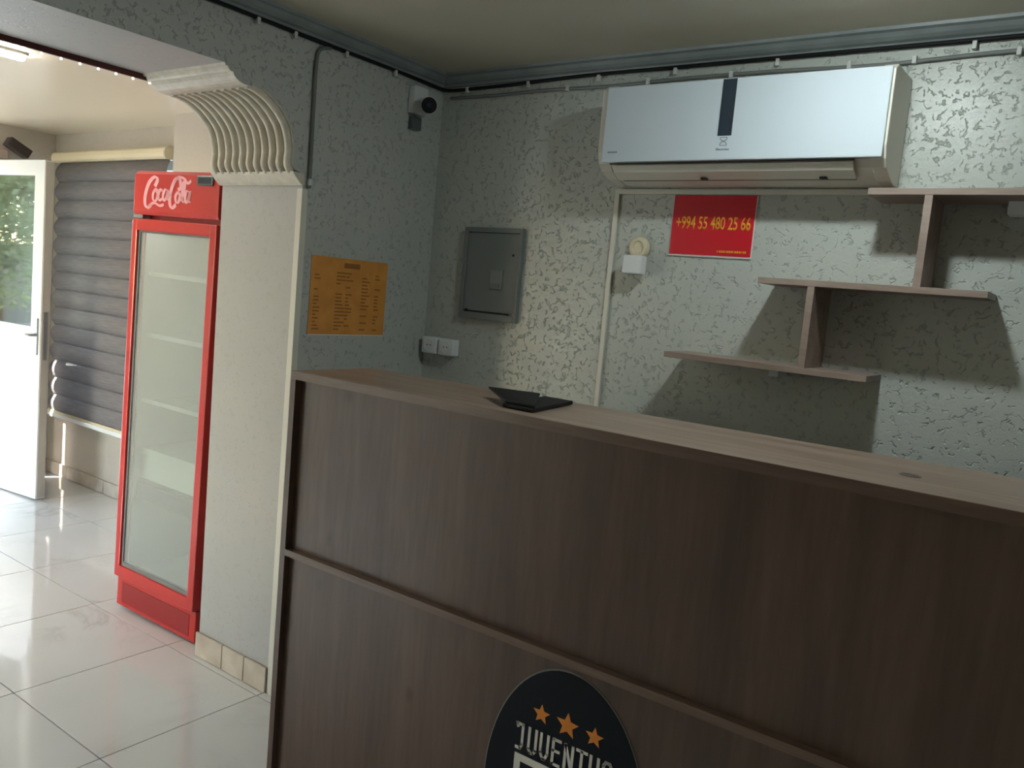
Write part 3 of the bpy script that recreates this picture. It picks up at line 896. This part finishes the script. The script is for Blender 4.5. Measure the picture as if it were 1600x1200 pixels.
# surface sockets near the corner
def socket(x, label):
    s = thing('wall_socket', label, 'socket', (x, 0, 1.333), 0, 'twin sockets by the corner')
    bx('socket_box', M['white_plastic'], s, -0.04, 0.04, -0.042, -0.001, -0.034, 0.034, bev=0.006)
    c = MB().lathe((0, -0.042, 0), [(0.026, 0.0), (0.026, -0.003), (0.023, -0.003), (0.021, -0.0005)], 24, 'y').build('socket_face', M['white_plastic'], s)
    for k in (-0.009, 0.009):
        MB().cyl((k, -0.0432, 0), (k, -0.0422, 0), 0.0028, n=10).build('pin_hole', M['dark_gap'], c)
socket(0.066, 'white surface socket nearest the room corner')
socket(0.157, 'white surface socket to the right of its twin, under the grey panel')

# old round outlet and the plug-in adapter under it
ol = thing('round_outlet', 'aged beige round outlet left of the red sign', 'outlet', (0.981, 0, 1.776))
MB().lathe((0, 0, 0), [(0.040, -0.001), (0.040, -0.012), (0.036, -0.02), (0.027, -0.026), (0.021, -0.024), (0.019, -0.018)], 28, 'y').build('outlet_body', M['beige_plastic'], ol)
ad = thing('plug_adapter', 'small white box adapter plugged in below the beige outlet', 'adapter', (0.99, 0, 1.716))
bx('adapter_body', M['white_plastic'], ad, -0.037, 0.037, -0.07, -0.03, -0.034, 0.03, bev=0.005)
bx('adapter_back', M['beige_plastic'], ad, -0.022, 0.022, -0.03, -0.001, -0.02, 0.022, bev=0.003)

# white cable trunking
tk = thing('cable_trunking', 'thin white cable trunking running up the wall and along under the air conditioner', 'trunking', (0.872, 0, 0))
bx('vertical_run', M['trim_white'], tk, -0.009, 0.009, -0.012, -0.001, 0.1, 1.962, bev=0.0015)
bx('horizontal_run', M['trim_white'], tk, -0.009, 0.886, -0.012, -0.001, 1.962, 1.979, bev=0.0015)

# security camera in the corner
cc = thing('security_camera', 'white bullet security camera with a black face in the ceiling corner', 'camera', (0.0, -0.16, 2.302))
bx('mount', M['white_plastic'], cc, 0.001, 0.035, -0.045, 0.035, -0.055, 0.05, bev=0.006)
dirc = (cam.location - Vector((0.075, -0.165, 2.285))).normalized()
p0 = Vector((0.062, 0.012, -0.018)); p1 = p0 + dirc * 0.085
MB().tube([(0.03, 0.0, 0.0), (0.05, 0.0, -0.002), tuple(p0 + dirc * 0.02)], 0.012, 10).build('arm', M['white_plastic'], cc)
MB().cyl(p0, p1, 0.031, 0.032, 24).build('camera_body', M['white_plastic'], cc)
cf = MB().cyl(p1, p1 + dirc * 0.004, 0.0305, 0.0295, 24).build('camera_face', M['black'], cc)
MB().cyl(p1 + dirc * 0.004, p1 + dirc * 0.006, 0.011, 0.010, 16).build('lens', M['ac_strip'], cf)
bx('mount_shade_box', M['display'], cc, 0.001, 0.022, -0.035, 0.02, -0.115, -0.066, bev=0.003)  # dark grey block puts in the shadow below the camera mount

# cables along the crown with clips
def cable(name, label, pts, r, m, clips):
    t = thing(name, label, 'cable', pts[0])
    base = Vector(pts[0])
    MB().tube([p - base for p in catmull([Vector(p) for p in pts], 5)], r, 7).build('cable_run', m, t)
    first = None
    for (c, ax) in clips:
        if first is None:
            first = bx('clip', M['clip'], t, -0.006, 0.006, -0.006, 0.006, -0.011, 0.011, bev=0.0015)
            o = first
        else:
            o = first.copy(); COL.objects.link(o); o.parent = t
        o.location = Vector(c) - base
    return t
rr = random.Random(11)
pts = [(0.012, y, 2.383 + rr.uniform(-0.003, 0.003)) for y in [-4.3 + 0.24 * k for k in range(18)]] + [(0.014, -0.05, 2.377), (0.05, -0.014, 2.374)]
pts += [(x, -0.012, z) for x, z in ((0.2, 2.374), (0.4, 2.377), (0.7, 2.386), (1.0, 2.397), (1.3, 2.408), (1.6, 2.415), (1.85, 2.424), (2.1, 2.428), (2.4, 2.425), (3.0, 2.42), (4.1, 2.42))]
pts = [(a, (-0.072 if a > 1.2 and c > 2.404 else b), c) if False else (a, b, min(c, 2.382) if a < 0.1 else min(c, 2.385)) for a, b, c in pts]
cable('black_cable', 'black cable running along the foot of the grey crown moulding', pts, 0.0065, M['black'],
      [((0.016, y, 2.371), 'y') for y in (-1.25, -0.93, -0.78, -0.55, -0.3)] + [((x, -0.015, 2.371), 'x') for x in (0.14, 0.44, 0.75, 1.05, 1.4, 1.95)])
pts = [(x, -0.009, z) for x, z in ((0.05, 2.344), (0.3, 2.342), (0.5, 2.346), (0.8, 2.341), (1.1, 2.347), (1.4, 2.346), (1.7, 2.339), (2.0, 2.347), (2.3, 2.346), (3.0, 2.342), (4.1, 2.345))]
cable('grey_cable', 'grey cord sagging along the back wall above the air conditioner', pts, 0.006, M['grey_cable'],
      [((x, -0.014, 2.345), 'x') for x in (0.62, 0.95, 1.25, 1.62, 1.8, 2.06)])
pts = [(0.010, -0.62, 2.374), (0.010, -0.66, 2.36), (0.010, -0.678, 2.32), (0.010, -0.679, 2.15), (0.010, -0.677, 2.0), (0.010, -0.676, 1.88)]
cable('dropping_cable', 'dark grey cable dropping down the wall beside the fluted corbel', pts, 0.0068, mat('dark_grey_sheath', srgb(112, 116, 110), 0.55), [((0.014, -0.679, 1.9), 'y')])

# flat round ceiling lamp over the counter (above the frame)
lb = thing('ceiling_lamp', 'small flat round cool white lamp on the ceiling above the counter', 'lamp', (1.80, -0.73, ZC))
MB().lathe((0, 0, 0), [(0.062, -0.0005), (0.062, -0.012), (0.058, -0.018), (0.05, -0.018)], 28).build('lamp_base', M['white_plastic'], lb)
MB().lathe((0, 0, -0.018), [(0.047, 0.0), (0.046, -0.006), (0.041, -0.013), (0.030, -0.019), (0.015, -0.022), (0.002, -0.023)], 28).build('diffuser', M['bulb'], lb)

# ================================================================== ENTRANCE ROOM
# linear ceiling lamp
bt = thing('ceiling_batten', 'bright linear lamp on the cream ceiling seen through the arch', 'lamp', (-1.46, -0.985, ZF))
bx('lamp_base', M['white_plastic'], bt, -0.03, 0.03, -1.25, 0.0, -0.012, -0.001, bev=0.003)
MB().prism([(-0.027, -0.012), (-0.023, -0.024), (-0.012, -0.031), (0.012, -0.031), (0.023, -0.024), (0.027, -0.012)], 'y', -1.24, -0.01).build('diffuser', M['batten'], bt)

# bead string on the far edge of the arch
ls = thing('bead_string', 'dark red band with small white beads along the far edge of the arch', 'bead string', (XT - 0.006, -1.0, 2.205))
bx('band', M['maroon'], ls, -0.006, 0.004, -2.2, 0.0, -0.008, 0.022)
bead = None
for k in range(36):
    if bead is None:
        bead = MB().lathe((0, 0, 0), [(0.001, -0.0048), (0.004, -0.003), (0.005, 0.0), (0.004, 0.003), (0.001, 0.0048)], 10).build('bead', M['bead'], ls)
        o = bead
    else:
        o = bead.copy(); COL.objects.link(o); o.parent = ls
    o.location = (-0.001, -0.006 - 0.0605 * k, -0.013)

# slatted grey blind
bl = thing('window_blind', 'grey banded window blind with a cream valance', 'blind', (-2.94, YB, 0.47))
VB = MB().prism([(-0.001, 1.712), (-0.075, 1.712), (-0.088, 1.722), (-0.092, 1.745), (-0.086, 1.768), (-0.07, 1.78), (-0.001, 1.78)], 'x', -0.70, 0.665).build('valance', M['valance'], bl)
MB().prism([(-0.002, 1.708), (-0.079, 1.708), (-0.093, 1.72), (-0.097, 1.745), (-0.09, 1.772), (-0.072, 1.785), (-0.002, 1.785)], 'x', 0.665, 0.68).build('valance_cap', M['beige_plastic'], VB)
slat = None
NS = 14
SHT = 1.70 / NS
for k in range(NS):
    if slat is None:
        mb = MB()
        rows = []
        nz_ = 7
        for r in range(nz_ + 1):
            t = r / nz_
            z = -0.004 + (SHT + 0.010) * t
            y = -0.045 - 0.016 * math.sin(math.pi * min(1.0, t * 1.05)) - 0.012 * (1 - t)
            rows.append([mb.bm.verts.new((x, yy, z)) for x, yy in ((-0.715, y), (-0.645 + -0.035 * math.sin(math.pi * t), y - 0.004), (0.67, y - 0.004), (0.67, y - 0.002), (-0.645 + -0.035 * math.sin(math.pi * t), y - 0.002))][1:])
        for r in range(nz_):
            a, b = rows[r], rows[r + 1]
            for q in range(4):
                f = mb.bm.faces.new((a[q], a[(q + 1) % 4], b[(q + 1) % 4], b[q])); f.smooth = True
        mb.bm.faces.new(rows[0]); mb.bm.faces.new(list(reversed(rows[-1])))
        slat = mb.build('slat', M['fabric'], bl)
        o = slat
    else:
        o = slat.copy(); COL.objects.link(o); o.parent = bl
    o.location = (0, 0, 0.008 + SHT * k)
MB().cyl((-0.69, -0.062, 0.002), (0.67, -0.062, 0.002), 0.010, n=12).build('bottom_rail', M['valance'], bl)
for x in (-0.45, 0.05, 0.5):
    MB().tube([(x, -0.036, 0.0), (x, -0.036, 1.71)], 0.0015, 5).build('cord', M['clip'], bl)

# open white door leaf
LEAFX, LEAFY = -3.743, -0.278
dl = thing('door_leaf', 'open white glazed entrance door leaf with a solid lower panel', 'door', (LEAFX, LEAFY, 0), math.radians(7.0))
WL, HL, TL = 0.748, 2.125, 0.06
mb = MB()
mb.box(0, 0.09, 0, TL, 0.012, HL, bev=0.004).box(WL - 0.09, WL, 0, TL, 0.012, HL, bev=0.004)
mb.box(0.085, WL - 0.085, 0, TL, HL - 0.082, HL, bev=0.004).box(0.085, WL - 0.085, 0, TL, 0.985, 1.09, bev=0.004).box(0.085, WL - 0.085, 0, TL, 0.012, 0.1, bev=0.004)
mb.build('leaf_frame', M['pvc'], dl)
bx('glass_pane', M['door_glass'], dl, 0.088, WL - 0.088, 0.024, 0.036, 1.088, HL - 0.08)
bx('lower_panel', M['pvc'], dl, 0.088, WL - 0.088, 0.012, 0.048, 0.098, 0.987)
mb = MB()
for z0_, z1_ in ((1.09, HL - 0.082), (0.1, 0.985)):
    mb.box(0.09, 0.102, 0.002, 0.02, z0_, z1_).box(WL - 0.102, WL - 0.09, 0.002, 0.02, z0_, z1_).box(0.102, WL - 0.102, 0.002, 0.02, z0_, z0_ + 0.012).box(0.102, WL - 0.102, 0.002, 0.02, z1_ - 0.012, z1_)
mb.build('glazing_bead', M['pvc'], dl)
bx('edge_strip', M['pvc_edge'], dl, WL - 0.0005, WL + 0.004, 0.006, TL - 0.006, 0.02, HL - 0.008)
hp = bx('handle_plate', M['steel'], dl, WL - 0.05, WL - 0.02, -0.008, 0.0, 0.93, 1.16, bev=0.003)
MB().tube([(WL - 0.035, -0.008, 1.055), (WL - 0.035, -0.045, 1.055), (WL - 0.05, -0.052, 1.055), (WL - 0.15, -0.052, 1.052)], 0.009, 10).build('handle_lever', M['steel'], hp)
bx('lock_plate', M['steel'], dl, WL + 0.004, WL + 0.007, 0.018, 0.042, 0.9, 1.2)
for z in (0.25, 1.1, 1.9):
    MB().cyl((-0.008, -0.004, z), (-0.008, -0.004, z + 0.1), 0.009, n=12).build('hinge', M['pvc_edge'], dl)

# door frame in the opening
mb = MB()
mb.box(XE - 0.12, XE - 0.05, DY0, DY0 + 0.05, 0, DZ, bev=0.003).box(XE - 0.12, XE - 0.05, DY0 + 0.05, DY1, DZ - 0.05, DZ, bev=0.003)
struct(mb.build('door_1', M['pvc']), 'white frame of the entrance doorway')

# dark device above the door
dk = thing('wall_device', 'dark boxy device mounted high on the wall above the open door', 'device', (XE, -0.05, 2.24))
o = MB().box(-0.04, 0.04, -0.075, 0.075, -0.032, 0.032, bev=0.008).build('device_body', M['dark_brown'], dk)
o.location = (0.085, 0, 0.0); o.rotation_euler = (math.radians(-28), 0, 0)
bx('device_mount', M['pinkish'], dk, 0.001, 0.06, -0.11, -0.045, -0.075, -0.02, bev=0.006)

# plum rubber stop on the floor by the leaf
ds = MB().prism([(-0.05, 0.0), (0.05, 0.0), (0.05, 0.012), (-0.02, 0.036), (-0.05, 0.036)], 'y', -0.02, 0.02, bev=0.005).build('door_stop', M['purple'])
ds.location = (-3.40, -0.30, 0.0006)
tag(ds, 'small plum rubber stop on the tiles at the foot of the open door', 'door stop')

# ================================================================== OUTSIDE
struct(bx('ground', M['concrete'], None, -30, 20, -26, 14, -0.25, -0.13), 'pale paved yard outside the entrance')
def tree(x, y, h, r, seed, m, label):
    t = thing('tree', label, 'tree', (x, y, -0.13), 0, 'trees in the yard')
    q = random.Random(seed)
    MB().tube([(0, 0, 0), (0.05, 0.03, h * 0.3), (-0.04, 0.06, h * 0.6), (0.03, 0, h * 0.85)], [0.14, 0.11, 0.08, 0.03], 9).build('trunk', M['bark'], t)
    mb = MB()
    cl = [(Vector((q.gauss(0, r * 0.45), q.gauss(0, r * 0.45), h * q.uniform(0.28, 0.95))), r * q.uniform(0.35, 0.6)) for _ in range(34)]
    for c, cr in cl:
        for _ in range(420):
            d = Vector((q.gauss(0, 1), q.gauss(0, 1), q.gauss(0, 1))).normalized() * cr * q.uniform(0.6, 1.0)
            p = c + d
            a = Vector((q.gauss(0, 1), q.gauss(0, 1), q.gauss(0, 1))).normalized()
            b = a.cross(Vector((q.gauss(0, 1), q.gauss(0, 1), q.gauss(0, 1)))).normalized()
            s = q.uniform(0.03, 0.07)
            vs_ = [mb.bm.verts.new(p + a * s), mb.bm.verts.new(p + b * s * 0.5), mb.bm.verts.new(p - a * s), mb.bm.verts.new(p - b * s * 0.5)]
            mb.bm.faces.new(vs_)
    o = mb.build('crown', m, t)
    o['kind'] = 'stuff'
tree(-9.5, -4.6, 3.6, 1.25, 1, M['leaf_a'], 'bushy green tree nearest the doorway in the yard')
tree(-12.6, -8.2, 4.6, 1.6, 2, M['leaf_b'], 'tall grey-green tree in the yard')
tree(-14.0, -1.2, 4.0, 1.5, 3, M['leaf_a'], 'broad green tree behind the nearest one in the yard')
tree(-9.0, -12.5, 4.2, 1.5, 4, M['leaf_b'], 'grey-green tree at the far end of the yard')
gw = bx('garden_wall', mat('grey_stone', srgb(128, 122, 112), 0.85), None, -16.4, -16.2, -18, 8, -0.13, 1.7)
tag(gw, 'grey garden wall behind the trees in the yard', 'wall')
cn = thing('entrance_canopy', 'grey sheet canopy on a beam outside the doorway', 'canopy', (-5.0, -0.6, 0))
bx('canopy_sheet', M['canopy'], cn, -1.25, 1.02, -1.5, 2.2, 2.5, 2.53)
bx('front_beam', M['pvc'], cn, -1.25, -1.19, -1.5, 2.2, 2.03, 2.07)
for y in (-1.45, 2.15):
    MB().cyl((-1.22, y, -0.13), (-1.22, y, 2.5), 0.03, n=12).build('post', M['pvc_edge'], cn)
for y in (-1.2, -0.8, -0.4):
    MB().tube([(-1.22, y + 0.18 * math.cos(a), 2.285 + 0.2 * math.sin(a)) for a in [2 * math.pi * k / 24 for k in range(25)]], 0.012, 6).build('ring', M['pvc_edge'], cn)
